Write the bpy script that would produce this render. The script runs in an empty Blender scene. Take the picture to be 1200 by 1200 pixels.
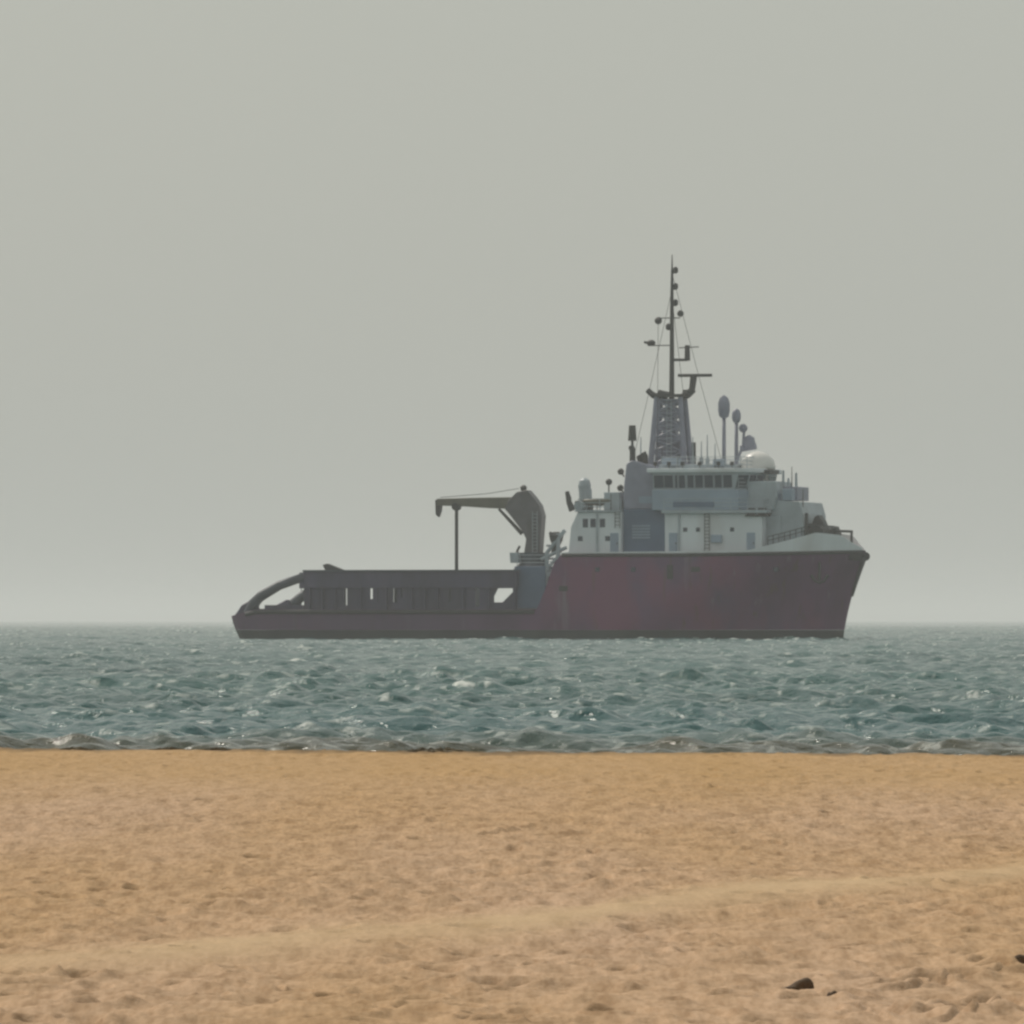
import bpy, bmesh, math, random
import numpy as np
from mathutils import Vector, Matrix

random.seed(7)
rng = np.random.default_rng(11)
C = bpy.context.scene
COL = C.collection
R = math.radians

# ------------------------------------------------------------------ camera
EYE = 1.84                 # metres above the calm sea
FPX = 10000.0              # focal length in pixels of the 1200 px photograph
HORIZON = 727.0            # row of the horizon in the photograph
cd = bpy.data.cameras.new('camera')
cam = bpy.data.objects.new('camera', cd)
COL.objects.link(cam)
cam.location = (0, 0, EYE)
cam.rotation_euler = (R(90) + math.atan((HORIZON - 600) / FPX), 0, 0)
cd.sensor_width = 36
cd.lens = 36 * FPX / 1200
cd.clip_start = 1
cd.clip_end = 90000
C.camera = cam

# ------------------------------------------------------------------ light
SUN_EL, SUN_AZ = R(48), R(-40)       # azimuth from +Y (beyond the ship), negative = left
w = bpy.data.worlds.new('World')
C.world = w
w.use_nodes = True
nt = w.node_tree
nt.nodes.clear()
out = nt.nodes.new('ShaderNodeOutputWorld')
bg = nt.nodes.new('ShaderNodeBackground')
sky = nt.nodes.new('ShaderNodeTexSky')
sky.sky_type = 'NISHITA'
sky.sun_disc = False
sky.sun_elevation = SUN_EL
sky.sun_rotation = SUN_AZ
sky.dust_density = 4.0
sky.air_density = 1.5
veil = nt.nodes.new('ShaderNodeMix')      # a high even veil of cloud over the whole sky
veil.data_type = 'RGBA'
veil.inputs['Factor'].default_value = 0.86
veil.inputs[7].default_value = (4.60, 4.84, 4.50, 1)
nt.links.new(sky.outputs[0], veil.inputs[6])
nt.links.new(veil.outputs[2], bg.inputs[0])
bg.inputs[1].default_value = 0.1
nt.links.new(bg.outputs[0], out.inputs[0])

sl = bpy.data.lights.new('sun', 'SUN')
sl.energy = 2.5
sl.angle = R(6)
sl.color = (1.0, 0.93, 0.82)
sun = bpy.data.objects.new('sun', sl)
COL.objects.link(sun)
sd = Vector((math.sin(SUN_AZ) * math.cos(SUN_EL), math.cos(SUN_AZ) * math.cos(SUN_EL), math.sin(SUN_EL)))
sun.rotation_euler = (-sd).to_track_quat('-Z', 'Y').to_euler()
sun.location = sd * 200

C.view_settings.view_transform = 'Standard'
C.view_settings.look = 'None'
C.view_settings.exposure = 0
C.view_settings.gamma = 1
C.render.engine = 'CYCLES'
C.cycles.use_denoising = True
C.cycles.pixel_filter_type = 'BLACKMAN_HARRIS'
C.cycles.filter_width = 2.6
C.cycles.max_bounces = 6
C.cycles.volume_bounces = 2

# ------------------------------------------------------------------ materials
def mat(name, col, rough=0.6, var=0.12, scale=1.2, metal=0.0, dirt=None, dirt_amt=0.0, stretch=(1, 1, 1)):
    m = bpy.data.materials.new(name)
    m.use_nodes = True
    n = m.node_tree
    b = n.nodes['Principled BSDF']
    b.inputs['Roughness'].default_value = rough
    b.inputs['Metallic'].default_value = metal
    tc = n.nodes.new('ShaderNodeTexCoord')
    mp = n.nodes.new('ShaderNodeMapping')
    mp.inputs['Scale'].default_value = stretch
    n.links.new(tc.outputs['Object'], mp.inputs[0])
    nz = n.nodes.new('ShaderNodeTexNoise')
    nz.inputs['Scale'].default_value = scale
    nz.inputs['Detail'].default_value = 5
    n.links.new(mp.outputs[0], nz.inputs['Vector'])
    rp = n.nodes.new('ShaderNodeValToRGB')
    rp.color_ramp.elements[0].position = 0.3
    rp.color_ramp.elements[1].position = 0.7
    rp.color_ramp.elements[0].color = tuple(c * (1 - var) for c in col) + (1,)
    rp.color_ramp.elements[1].color = tuple(min(1, c * (1 + var)) for c in col) + (1,)
    n.links.new(nz.outputs[0], rp.inputs[0])
    last = rp.outputs[0]
    if dirt:
        n2 = n.nodes.new('ShaderNodeTexNoise')
        n2.inputs['Scale'].default_value = scale * 0.6
        n2.inputs['Detail'].default_value = 8
        n.links.new(mp.outputs[0], n2.inputs['Vector'])
        r2 = n.nodes.new('ShaderNodeValToRGB')
        r2.color_ramp.elements[0].position = 0.52
        r2.color_ramp.elements[1].position = 0.72
        r2.color_ramp.elements[0].color = (0, 0, 0, 1)
        r2.color_ramp.elements[1].color = (dirt_amt,) * 3 + (1,)
        n.links.new(n2.outputs[0], r2.inputs[0])
        mx = n.nodes.new('ShaderNodeMix')
        mx.data_type = 'RGBA'
        mx.inputs[7].default_value = tuple(dirt) + (1,)
        n.links.new(r2.outputs[0], mx.inputs[0])
        n.links.new(last, mx.inputs[6])
        last = mx.outputs[2]
    n.links.new(last, b.inputs['Base Color'])
    return m

M = {}
M['hull'] = mat('hull_red_paint', (0.122, 0.043, 0.108), 0.5, 0.35, 0.25, dirt=(0.080, 0.060, 0.135), dirt_amt=0.8, stretch=(1, 1, 0.35))
M['boot'] = mat('boot_top_paint', (0.030, 0.038, 0.038), 0.6, 0.3, 0.5, dirt=(0.05, 0.06, 0.04), dirt_amt=0.6)
M['rail'] = mat('cargo_rail_paint', (0.058, 0.052, 0.098), 0.55, 0.3, 0.5, dirt=(0.12, 0.09, 0.14), dirt_amt=0.7, stretch=(1, 1, 0.3))
M['railtop'] = mat('rail_grey_paint', (0.050, 0.062, 0.082), 0.55, 0.25, 0.6)
M['white'] = mat('white_ship_paint', (0.70, 0.73, 0.75), 0.45, 0.08, 0.6, dirt=(0.30, 0.24, 0.18), dirt_amt=0.35, stretch=(1, 1, 0.3))
M['grey'] = mat('grey_ship_paint', (0.36, 0.41, 0.44), 0.5, 0.15, 0.8)
M['blue'] = mat('blue_grey_paint', (0.09, 0.14, 0.22), 0.5, 0.15, 0.5)
M['bluelight'] = mat('pale_blue_paint', (0.27, 0.34, 0.42), 0.5, 0.12, 0.5)
M['mast'] = mat('mast_grey_paint', (0.24, 0.25, 0.32), 0.5, 0.15, 0.8)
M['dark'] = mat('dark_fittings', (0.032, 0.034, 0.032), 0.6, 0.2, 2)
M['deck'] = mat('green_deck_paint', (0.03, 0.055, 0.045), 0.8, 0.2, 0.6)
M['crane'] = mat('crane_paint', (0.13, 0.12, 0.085), 0.5, 0.2, 0.8, dirt=(0.05, 0.045, 0.05), dirt_amt=0.6)
M['column'] = mat('crane_column_paint', (0.115, 0.110, 0.118), 0.5, 0.25, 0.7, dirt=(0.06, 0.05, 0.04), dirt_amt=0.6)
M['dome'] = mat('radome_white', (0.72, 0.70, 0.66), 0.35, 0.04, 0.6)
M['stone'] = mat('dark_stone', (0.075, 0.042, 0.018), 0.9, 0.5, 14)
M['weed'] = mat('dry_wrack', (0.085, 0.062, 0.026), 0.85, 0.4, 6)
def hull_paint():
    m = M['hull']
    n = m.node_tree
    b = n.nodes['Principled BSDF']
    src = b.inputs['Base Color'].links[0].from_socket
    tc = n.nodes.new('ShaderNodeTexCoord')
    def nz(scale, st, lo, hi):
        mp = n.nodes.new('ShaderNodeMapping'); mp.inputs['Scale'].default_value = st
        n.links.new(tc.outputs['Object'], mp.inputs[0])
        q = n.nodes.new('ShaderNodeTexNoise'); q.inputs['Scale'].default_value = scale; q.inputs['Detail'].default_value = 6
        n.links.new(mp.outputs[0], q.inputs['Vector'])
        mr = n.nodes.new('ShaderNodeMapRange')
        mr.inputs[1].default_value = lo; mr.inputs[2].default_value = hi
        n.links.new(q.outputs[0], mr.inputs[0])
        return mr.outputs[0]
    def mix(f, a, c):
        q = n.nodes.new('ShaderNodeMix'); q.data_type = 'RGBA'
        n.links.new(f, q.inputs[0]); n.links.new(a, q.inputs[6]); q.inputs[7].default_value = tuple(c) + (1,)
        return q.outputs[2]
    a = mix(nz(0.16, (1, 1, .6), .50, .62), src, (0.185, 0.044, 0.108))     # fresher red repaint
    a = mix(nz(0.9, (1.6, 1.6, .12), .60, .78), a, (0.10, 0.052, 0.036))   # rust runs
    a = mix(nz(0.7, (1.3, 1.3, .16), .62, .80), a, (0.20, 0.17, 0.19))     # salt bleaching
    sp = n.nodes.new('ShaderNodeSeparateXYZ')                              # the after half is older, greyer paint
    n.links.new(tc.outputs['Object'], sp.inputs[0])
    mr = n.nodes.new('ShaderNodeMapRange')
    for k, v in ((1, 6), (2, -10), (3, 0), (4, 0.75)):
        mr.inputs[k].default_value = v
    n.links.new(sp.outputs[0], mr.inputs[0])
    a = mix(mr.outputs[0], a, (0.092, 0.060, 0.112))
    n.links.new(a, b.inputs['Base Color'])
hull_paint()
g = bpy.data.materials.new('window_glass')
g.use_nodes = True
gb = g.node_tree.nodes['Principled BSDF']
gb.inputs['Base Color'].default_value = (0.012, 0.03, 0.055, 1)
gb.inputs['Roughness'].default_value = 0.08
gn = g.node_tree.nodes.new('ShaderNodeTexNoise')
gn.inputs['Scale'].default_value = 0.7
gbp = g.node_tree.nodes.new('ShaderNodeBump')
gbp.inputs['Strength'].default_value = 0.04
g.node_tree.links.new(gn.outputs[0], gbp.inputs['Height'])
g.node_tree.links.new(gbp.outputs[0], gb.inputs['Normal'])
M['glass'] = g

# ------------------------------------------------------------------ noise for the terrain
def vnoise(x, y, seed):
    xi = np.floor(x).astype(np.int64)
    yi = np.floor(y).astype(np.int64)
    xf = x - xi
    yf = y - yi
    def h(a, b):
        n = (a * 374761393 + b * 668265263 + seed * 1442695041) & 0xffffffff
        n = ((n ^ (n >> 13)) * 1274126177) & 0xffffffff
        n = n ^ (n >> 16)
        return (n & 0xffff) / 32767.5 - 1.0
    u = xf * xf * xf * (xf * (xf * 6 - 15) + 10)
    v = yf * yf * yf * (yf * (yf * 6 - 15) + 10)
    a, b, c, d = h(xi, yi), h(xi + 1, yi), h(xi, yi + 1), h(xi + 1, yi + 1)
    return (a * (1 - u) + b * u) * (1 - v) + (c * (1 - u) + d * u) * v

def rot(x, y, a):
    return x * math.cos(a) - y * math.sin(a), x * math.sin(a) + y * math.cos(a)

def grid_mesh(name, X, Y, Z, material, attrs=None):
    nr, nc = X.shape
    me = bpy.data.meshes.new(name)
    n = nr * nc
    co = np.empty((n, 3), np.float32)
    co[:, 0] = X.ravel(); co[:, 1] = Y.ravel(); co[:, 2] = Z.ravel()
    i = np.arange(nr - 1)[:, None] * nc + np.arange(nc - 1)[None, :]
    f = np.stack([i, i + 1, i + nc + 1, i + nc], -1).reshape(-1, 4).astype(np.int32)
    me.vertices.add(n)
    me.vertices.foreach_set('co', co.ravel())
    me.loops.add(f.size)
    me.loops.foreach_set('vertex_index', f.ravel())
    me.polygons.add(len(f))
    me.polygons.foreach_set('loop_start', np.arange(0, f.size, 4, dtype=np.int32))
    me.update(calc_edges=True)
    me.polygons.foreach_set('use_smooth', np.ones(len(f), bool))
    for k, v in (attrs or {}).items():
        a = me.attributes.new(k, 'FLOAT', 'POINT')
        a.data.foreach_set('value', v.ravel().astype(np.float32))
    me.validate()
    me.materials.append(material)
    o = bpy.data.objects.new(name, me)
    COL.objects.link(o)
    return o

# ------------------------------------------------------------------ beach
def sstep(a, b, x):
    t = np.clip((x - a) / (b - a), 0, 1)
    return t * t * (3 - 2 * t)

PITS = []      # (x, y, radius, depth)  footprints and scuffs in the sand
for k in range(1500):
    d = 34 + 66 * random.random() ** 1.3
    PITS.append((random.uniform(-1, 1) * (0.075 * d + 1), d, random.uniform(0.03, 0.11), random.uniform(0.015, 0.05)))

def at_beach(px, py):
    """a point of the beach, from its place in the photograph"""
    d = (EYE - 0.26) * FPX / (py - HORIZON)
    return (px - 600) / FPX * d, d

for px, py, r, dp in ((1060, 1148, .08, .05), (1090, 1143, .08, .055), (1130, 1136, .09, .055), (1165, 1130, .08, .06), (1105, 1183, .09, .06), (1135, 1178, .1, .07), (1165, 1170, .09, .06), (1020, 1178, .07, .06), (1045, 1180, .06, .05), (1148, 1172, .16, .06), (1120, 1180, .12, .05), (1075, 1145, .14, .035),
                      (1110, 1138, .12, .035), (1150, 1130, .10, .05), (1035, 1150, .07, .05), (985, 1160, .09, .05),
                      (240, 930, .16, .04), (510, 930, .18, .05), (590, 920, .15, .05), (1160, 915, .2, .05), (1135, 985, .12, .05),
                      (930, 985, .1, .05), (95, 1090, .1, .03), (335, 1135, .1, .03), (370, 1130, .09, .03), (130, 1165, .09, .04), (435, 1155, .07, .04)):
    x, y = at_beach(px, py)
    PITS.append((x, y, r, dp))

def track_offset(X, Y):
    return Y - (45.6 + 2.76 * X - 0.6 * vnoise(X / 1.3, X * 0, 21))

def beach_height(X, Y):
    z = 0.225 + 0.075 * sstep(30, 100, Y) - 0.0075 * X * sstep(40, 100, Y) * (np.abs(X) < 40)
    z = np.where(np.abs(X) >= 40, z - 0.3 * np.sign(X) * sstep(40, 100, Y), z)
    z = z + 0.02 * vnoise(X / 3.1, Y / 7, 3) * sstep(35, 60, Y)
    fall = np.clip(Y - 100.5 - 0.8 * vnoise(X / 2.5, Y * 0, 9), 0, None)
    z = z - 0.085 * fall
    # long low ridge (an old vehicle track) running obliquely across the beach
    t = track_offset(X, Y)
    z = z + 0.03 * np.exp(-(t / 1.6) ** 2) - 0.015 * np.exp(-((t + 3.4) / 1.4) ** 2)
    amp = (1.0 - 0.2 * sstep(84, 97, Y)) * (1 - 0.7 * np.exp(-(t / 1.5) ** 2))
    a = vnoise(*rot(X / 0.80, Y / 1.5, 0.4), 31) * 0.016
    a = a + vnoise(*rot(X / 0.34, Y / 0.5, -0.3), 32) * 0.016
    a = a + vnoise(*rot(X / 0.16, Y / 0.24, 0.8), 33) * 0.018
    a = a + vnoise(*rot(X / 0.075, Y / 0.13, 0.1), 34) * 0.009
    # churned by feet: patches where the lumps are stronger
    a = a * (0.85 + 0.45 * vnoise(X / 2.2, Y / 6, 41))
    return z + amp * a

def lin_cols(n_core, n_out, grow):
    u = np.linspace(-1, 1, n_core)
    e = 1 + (np.linspace(0, 1, n_out + 1)[1:] ** 2.2) * grow
    return np.concatenate([-e[::-1], u, e])

ys = [-80, -50, -30, -15, -5, 2, 8, 14, 18, 21]
y = 22.0
while y < 112:
    ys.append(y)
    y += y * (0.0008 if y < 104 else 0.004)
ys += [114, 120, 130, 150, 200]
ys = np.array(ys)
cols = lin_cols(760, 22, 40)
core = 0.066 * np.clip(ys, 22, 130) + 1.6
X = cols[None, :] * core[:, None]
Y = np.repeat(ys[:, None], len(cols), 1)
Z = beach_height(X, Y)
for (px_, py_, r_, d_) in PITS:
    j0, j1 = np.searchsorted(ys, (py_ - 4 * r_, py_ + 4 * r_))
    if j1 <= j0:
        continue
    sx_, sy_ = X[j0:j1], Y[j0:j1]
    q = ((sx_ - px_) / r_) ** 2 + ((sy_ - py_) / (1.7 * r_)) ** 2
    Z[j0:j1] += -d_ * np.exp(-q) + 0.45 * d_ * np.exp(-((np.sqrt(q) - 1.5) / 0.5) ** 2)

# low scuffed lips where the sand has been kicked up
for (ax_, ay_), (bx_, by_), h_, sd in (((1030, 1156), (1198, 1130), .026, 61), ((1092, 1190), (1190, 1174), .034, 62), ((996, 1176), (1056, 1190), .022, 63), ((560, 978), (610, 974), .03, 64)):
    (x0_, y0_), (x1_, y1_) = at_beach(ax_, ay_), at_beach(bx_, by_)
    t = Y - (y0_ + (y1_ - y0_) * (X - x0_) / (x1_ - x0_)) - 0.22 * vnoise(X / 0.22, X * 0, sd)
    win = sstep(x0_ - .05, x0_ + .06, X) * (1 - sstep(x1_ - .06, x1_ + .05, X)) * (0.75 + 0.35 * vnoise(X / 0.2, X * 0, sd + 3))
    Z += np.where(np.abs(t) < 6, 1.15 * h_ * win * sstep(0, 0.045, t) * np.exp(-np.clip(t, 0, 6) / 0.8), 0)

ms = bpy.data.materials.new('sand')
ms.use_nodes = True
n = ms.node_tree
b = n.nodes['Principled BSDF']
b.inputs['Roughness'].default_value = 0.95
b.inputs['Specular IOR Level'].default_value = 0.15
tc = n.nodes.new('ShaderNodeTexCoord')
mp = n.nodes.new('ShaderNodeMapping')
mp.inputs['Scale'].default_value = (1, 0.09, 1)
n.links.new(tc.outputs['Object'], mp.inputs[0])
def noise(tree, vec, scale, detail=4):
    q = tree.nodes.new('ShaderNodeTexNoise')
    q.inputs['Scale'].default_value = scale
    q.inputs['Detail'].default_value = detail
    tree.links.new(vec, q.inputs['Vector'])
    return q.outputs[0]
def ramp(tree, fac, stops):
    r = tree.nodes.new('ShaderNodeValToRGB')
    e = r.color_ramp.elements
    while len(e) < len(stops):
        e.new(0.5)
    for k, (p, c) in enumerate(stops):
        e[k].position = p
        e[k].color = tuple(c) + (1,)
    tree.links.new(fac, r.inputs[0])
    return r.outputs[0]
def mixc(tree, fac, a, b_, mode='MIX'):
    m_ = tree.nodes.new('ShaderNodeMix')
    m_.data_type = 'RGBA'
    m_.blend_type = mode
    for k, v in ((0, fac), (6, a), (7, b_)):
        if hasattr(v, 'is_linked'):
            tree.links.new(v, m_.inputs[k])
        elif k == 0:
            m_.inputs[0].default_value = v
        else:
            m_.inputs[k].default_value = tuple(v) + (1,)
    return m_.outputs[2]
big = ramp(n, noise(n, mp.outputs[0], 0.35, 4), [(0.38, (0.450, 0.290, 0.158)), (0.62, (0.480, 0.325, 0.212))])
mid = ramp(n, noise(n, mp.outputs[0], 9.0, 5), [(0.30, (0.76, 0.73, 0.68)), (0.5, (1, 1, 1)), (0.7, (1.14, 1.14, 1.15))])
colr = mixc(n, 1.0, big, mid, 'MULTIPLY')
fine = ramp(n, noise(n, mp.outputs[0], 34, 4), [(0.3, (0.70, 0.65, 0.58)), (0.6, (1.05, 1.05, 1.05))])
colr = mixc(n, 0.7, colr, fine, 'MULTIPLY')
# moister, more orange belt towards the water, then wet sand on the face of the berm
sx = n.nodes.new('ShaderNodeSeparateXYZ')
n.links.new(tc.outputs['Object'], sx.inputs[0])
def mrange(tree, v, a, b_, c=0.0, d=1.0):
    q = tree.nodes.new('ShaderNodeMapRange')
    for k, s in enumerate((a, b_, c, d)):
        q.inputs[k + 1].default_value = s
    tree.links.new(v, q.inputs[0])
    return q.outputs[0]
colr = mixc(n, mrange(n, sx.outputs[1], 70, 86, 0, 0.55), colr, (0.425, 0.262, 0.100))
wv = n.nodes.new('ShaderNodeMath'); wv.operation = 'MULTIPLY_ADD'
wv.inputs[1].default_value = 5.0
n.links.new(noise(n, mp.outputs[0], 1.1, 5), wv.inputs[0])
n.links.new(sx.outputs[1], wv.inputs[2])
colr = mixc(n, mrange(n, wv.outputs[0], 100.6, 103.2, 0, 0.9), colr, (0.115, 0.080, 0.042))
at = n.nodes.new('ShaderNodeAttribute')      # paler sand colour along the old track
at.attribute_name = 'track'
q = n.nodes.new('ShaderNodeMath'); q.operation = 'MULTIPLY'; q.inputs[1].default_value = 0.85
n.links.new(at.outputs['Fac'], q.inputs[0])
colr = mixc(n, q.outputs[0], colr, (0.535, 0.380, 0.222))
n.links.new(colr, b.inputs['Base Color'])
bp = n.nodes.new('ShaderNodeBump')
bp.inputs['Strength'].default_value = 0.5
bp.inputs['Distance'].default_value = 0.02
n.links.new(noise(n, tc.outputs['Object'], 28, 5), bp.inputs['Height'])
n.links.new(bp.outputs[0], b.inputs['Normal'])
trk = np.exp(-(track_offset(X, Y) / 1.5) ** 2) * (0.75 + 0.25 * vnoise(X / 0.5, Y / 3, 51))
beach = grid_mesh('sand_beach', X, Y, Z, ms, {'track': trk})
beach['kind'] = 'structure'

# ------------------------------------------------------------------ sea
ys = []
y = 99.5
while y < 2400:
    ys.append(y)
    y += max(0.12, y * 0.00105)
while y < 30000:
    ys.append(y)
    y *= 1.012
ys = np.array(ys)
cols = lin_cols(460, 16, 9)
core = 0.072 * ys + 4
X = cols[None, :] * core[:, None]
Y = np.repeat(ys[:, None], len(cols), 1)
dyl = np.gradient(ys)
dxl = 2 * core / 460
Z = np.zeros_like(X)
for k in range(230):
    short = k < 130
    lam = 0.38 * (1.8 / 0.38) ** rng.random() if short else 1.8 * (16 / 1.8) ** rng.random()
    th = R(-90 + rng.normal(0, 58 if short else 40))
    kx, ky = 2 * math.pi / lam * math.cos(th), 2 * math.pi / lam * math.sin(th)
    slope = 0.034 if short else 0.025 * (3.0 / max(3.0, lam)) ** 0.7
    a = slope * lam / (2 * math.pi)
    eff = np.minimum(lam / np.maximum(abs(math.cos(th)), 0.15) / dxl, lam / np.maximum(abs(math.sin(th)), 0.15) / dyl)
    wgt = sstep(2.2, 4.5, eff)
    rows = wgt > 0
    if not rows.any():
        continue
    ph = kx * X[rows] + ky * Y[rows] + rng.random() * 6.283
    s = np.sin(ph)
    Z[rows] += (wgt[rows] * a)[:, None] * (s + 0.22 * np.cos(2 * ph) * -1)
gust = 0.75 + 0.5 * (vnoise(X / 28, Y / 60, 5) * 0.5 + 0.5)
Z *= gust
Z *= sstep(99, 110, Y)
Z[:, :16] *= np.linspace(0, 1, 16)[None, :]
Z[:, -16:] *= np.linspace(1, 0, 16)[None, :]
sig = Z.std(1, keepdims=True) + 1e-6
foam = sstep(2.9, 3.7, Z / sig + 0.8 * vnoise(X * 2.7, Y * 1.6, 8)) * (vnoise(X / 40, Y / 90, 77) > -0.1)
foam *= sstep(-0.25, 0.35, vnoise(X * 5.5, Y * 2.2, 91) + 0.6 * vnoise(X * 13, Y * 4, 92))
# small torn foam flecks on the steeper crests, painted pale like glints
foam = np.maximum(foam, 0.5 * sstep(0.55, 0.85, vnoise(X * 3.0, Y * 5.5, 93) + 0.3 * vnoise(X * 11, Y * 9, 94)) * sstep(0.8, 1.6, Z / sig))
# wash lapping along the ship's side
_c, _s = math.cos(R(16)), math.sin(R(16))
lx_ = (X - 3.2) * _c - (Y - 800) * _s
ly_ = (X - 3.2) * _s + (Y - 800) * _c
near = np.exp(-((ly_ + 7.2 - 0.012 * np.clip(lx_ - 8, 0, 40) ** 2) / 1.1) ** 2) * (lx_ > -28) * (lx_ < 29)
foam = np.maximum(foam, near * sstep(0.15, 0.6, vnoise(lx_ / 1.3, ly_ / 0.9, 19) + 0.5 * vnoise(lx_ / 5, ly_ / 2, 20)))
# a few broken flecks close to the shore
foam = np.maximum(foam, 0.7 * sstep(0.72, 0.93, vnoise(X * 3.3, Y * 4.4, 18) + 0.3 * vnoise(X * 12, Y * 8, 95)) * (1 - sstep(126, 140, Y)) * 0.55)

mw = bpy.data.materials.new('sea_water')
mw.use_nodes = True
n = mw.node_tree
b = n.nodes['Principled BSDF']
b.inputs['Roughness'].default_value = 0.10
b.inputs['IOR'].default_value = 1.33
tc = n.nodes.new('ShaderNodeTexCoord')
sx = n.nodes.new('ShaderNodeSeparateXYZ')
n.links.new(tc.outputs['Object'], sx.inputs[0])
body = ramp(n, noise(n, tc.outputs['Object'], 0.03, 4), [(0.35, (0.018, 0.074, 0.066)), (0.65, (0.037, 0.110, 0.098))])
body = mixc(n, mrange(n, sx.outputs[1], 185, 150, 0, 0.5), body, (0.04, 0.112, 0.118))
body = mixc(n, mrange(n, sx.outputs[1], 130, 119, 0, 0.9), body, (0.062, 0.054, 0.024))
at = n.nodes.new('ShaderNodeAttribute')
at.attribute_name = 'foam'
body = mixc(n, at.outputs['Fac'], body, (0.62, 0.64, 0.60))
n.links.new(body, b.inputs['Base Color'])
n.links.new(mrange(n, at.outputs['Fac'], 0, 1, 0.10, 0.8), b.inputs['Roughness'])
bp = n.nodes.new('ShaderNodeBump')
bp.inputs['Strength'].default_value = 1.0
bp.inputs['Distance'].default_value = 0.13
n.links.new(noise(n, tc.outputs['Object'], 3.2, 8), bp.inputs['Height'])
n.links.new(bp.outputs[0], b.inputs['Normal'])
sea = grid_mesh('sea_water', X, Y, Z, mw, {'foam': foam})
sea['kind'] = 'structure'

# ------------------------------------------------------------------ haze
HAZE = 0.00017
bm = bmesh.new()
bmesh.ops.create_cube(bm, size=1)
bmesh.ops.scale(bm, vec=(66000, 36000, 48), verts=bm.verts)
bmesh.ops.translate(bm, vec=(0, 36000 / 2 - 2000, 48 / 2 - 8), verts=bm.verts)
me = bpy.data.meshes.new('haze')
bm.to_mesh(me); bm.free()
hz = bpy.data.objects.new('haze', me)
COL.objects.link(hz)
hz['kind'] = 'stuff'
mh = bpy.data.materials.new('haze_air')
mh.use_nodes = True
n = mh.node_tree
n.nodes.clear()
o_ = n.nodes.new('ShaderNodeOutputMaterial')
pv = n.nodes.new('ShaderNodeVolumePrincipled')
pv.inputs['Color'].default_value = (0.99, 0.99, 1.0, 1)
pv.inputs['Density'].default_value = HAZE
pv.inputs['Anisotropy'].default_value = 0.25
n.links.new(pv.outputs[0], o_.inputs['Volume'])
me.materials.append(mh)

# ------------------------------------------------------------------ mesh helpers
def box(bm, x0, x1, y0, y1, z0, z1):
    v = [bm.verts.new(p) for p in ((x0, y0, z0), (x1, y0, z0), (x1, y1, z0), (x0, y1, z0),
                                   (x0, y0, z1), (x1, y0, z1), (x1, y1, z1), (x0, y1, z1))]
    for f in ((3, 2, 1, 0), (4, 5, 6, 7), (0, 1, 5, 4), (1, 2, 6, 5), (2, 3, 7, 6), (3, 0, 4, 7)):
        bm.faces.new([v[i] for i in f])

def prism(bm, pts, y0, y1):
    """polygon in x,z drawn through y0..y1"""
    a = [bm.verts.new((p[0], y0, p[1])) for p in pts]
    c = [bm.verts.new((p[0], y1, p[1])) for p in pts]
    k = len(pts)
    fs = [bm.faces.new(a), bm.faces.new(c[::-1])]
    for i in range(k):
        fs.append(bm.faces.new((a[i], c[i], c[(i + 1) % k], a[(i + 1) % k])))
    bmesh.ops.recalc_face_normals(bm, faces=fs)

def plan(bm, pts, z0, z1):
    """polygon in x,y drawn through z0..z1"""
    a = [bm.verts.new((p[0], p[1], z0)) for p in pts]
    c = [bm.verts.new((p[0], p[1], z1)) for p in pts]
    k = len(pts)
    fs = [bm.faces.new(a), bm.faces.new(c[::-1])]
    for i in range(k):
        fs.append(bm.faces.new((a[i], c[i], c[(i + 1) % k], a[(i + 1) % k])))
    bmesh.ops.recalc_face_normals(bm, faces=fs)

def tube(bm, pts, r, r1=None, seg=8):
    pts = [Vector(p) for p in pts]
    r1 = r if r1 is None else r1
    rings = []
    for i, p in enumerate(pts):
        d = (pts[min(i + 1, len(pts) - 1)] - pts[max(i - 1, 0)]).normalized()
        u = d.cross(Vector((0, 1, 0.013)))
        if u.length < 0.1:
            u = d.cross(Vector((1, 0, 0)))
        u.normalize()
        v = d.cross(u)
        q = r + (r1 - r) * i / max(1, len(pts) - 1)
        rings.append([bm.verts.new(p + u * math.cos(6.2832 * k / seg) * q + v * math.sin(6.2832 * k / seg) * q) for k in range(seg)])
    fs = []
    for a, c in zip(rings, rings[1:]):
        for k in range(seg):
            fs.append(bm.faces.new((a[k], a[(k + 1) % seg], c[(k + 1) % seg], c[k])))
    fs.append(bm.faces.new(rings[0][::-1]))
    fs.append(bm.faces.new(rings[-1]))
    bmesh.ops.recalc_face_normals(bm, faces=fs)

def lathe(bm, prof, cx, cy, seg=16, sx_=1.0, sy_=1.0):
    rings = []
    for r, z in prof:
        rings.append([bm.verts.new((cx + sx_ * r * math.cos(6.2832 * k / seg), cy + sy_ * r * math.sin(6.2832 * k / seg), z)) for k in range(seg)])
    fs = []
    for a, c in zip(rings, rings[1:]):
        for k in range(seg):
            fs.append(bm.faces.new((a[k], a[(k + 1) % seg], c[(k + 1) % seg], c[k])))
    fs.append(bm.faces.new(rings[0][::-1]))
    fs.append(bm.faces.new(rings[-1]))
    bmesh.ops.recalc_face_normals(bm, faces=fs)

def ball(bm, c, r, sc=(1, 1, 1)):
    res = bmesh.ops.create_icosphere(bm, subdivisions=2, radius=r)
    bmesh.ops.scale(bm, vec=sc, verts=res['verts'])
    bmesh.ops.translate(bm, vec=c, verts=res['verts'])

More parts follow.
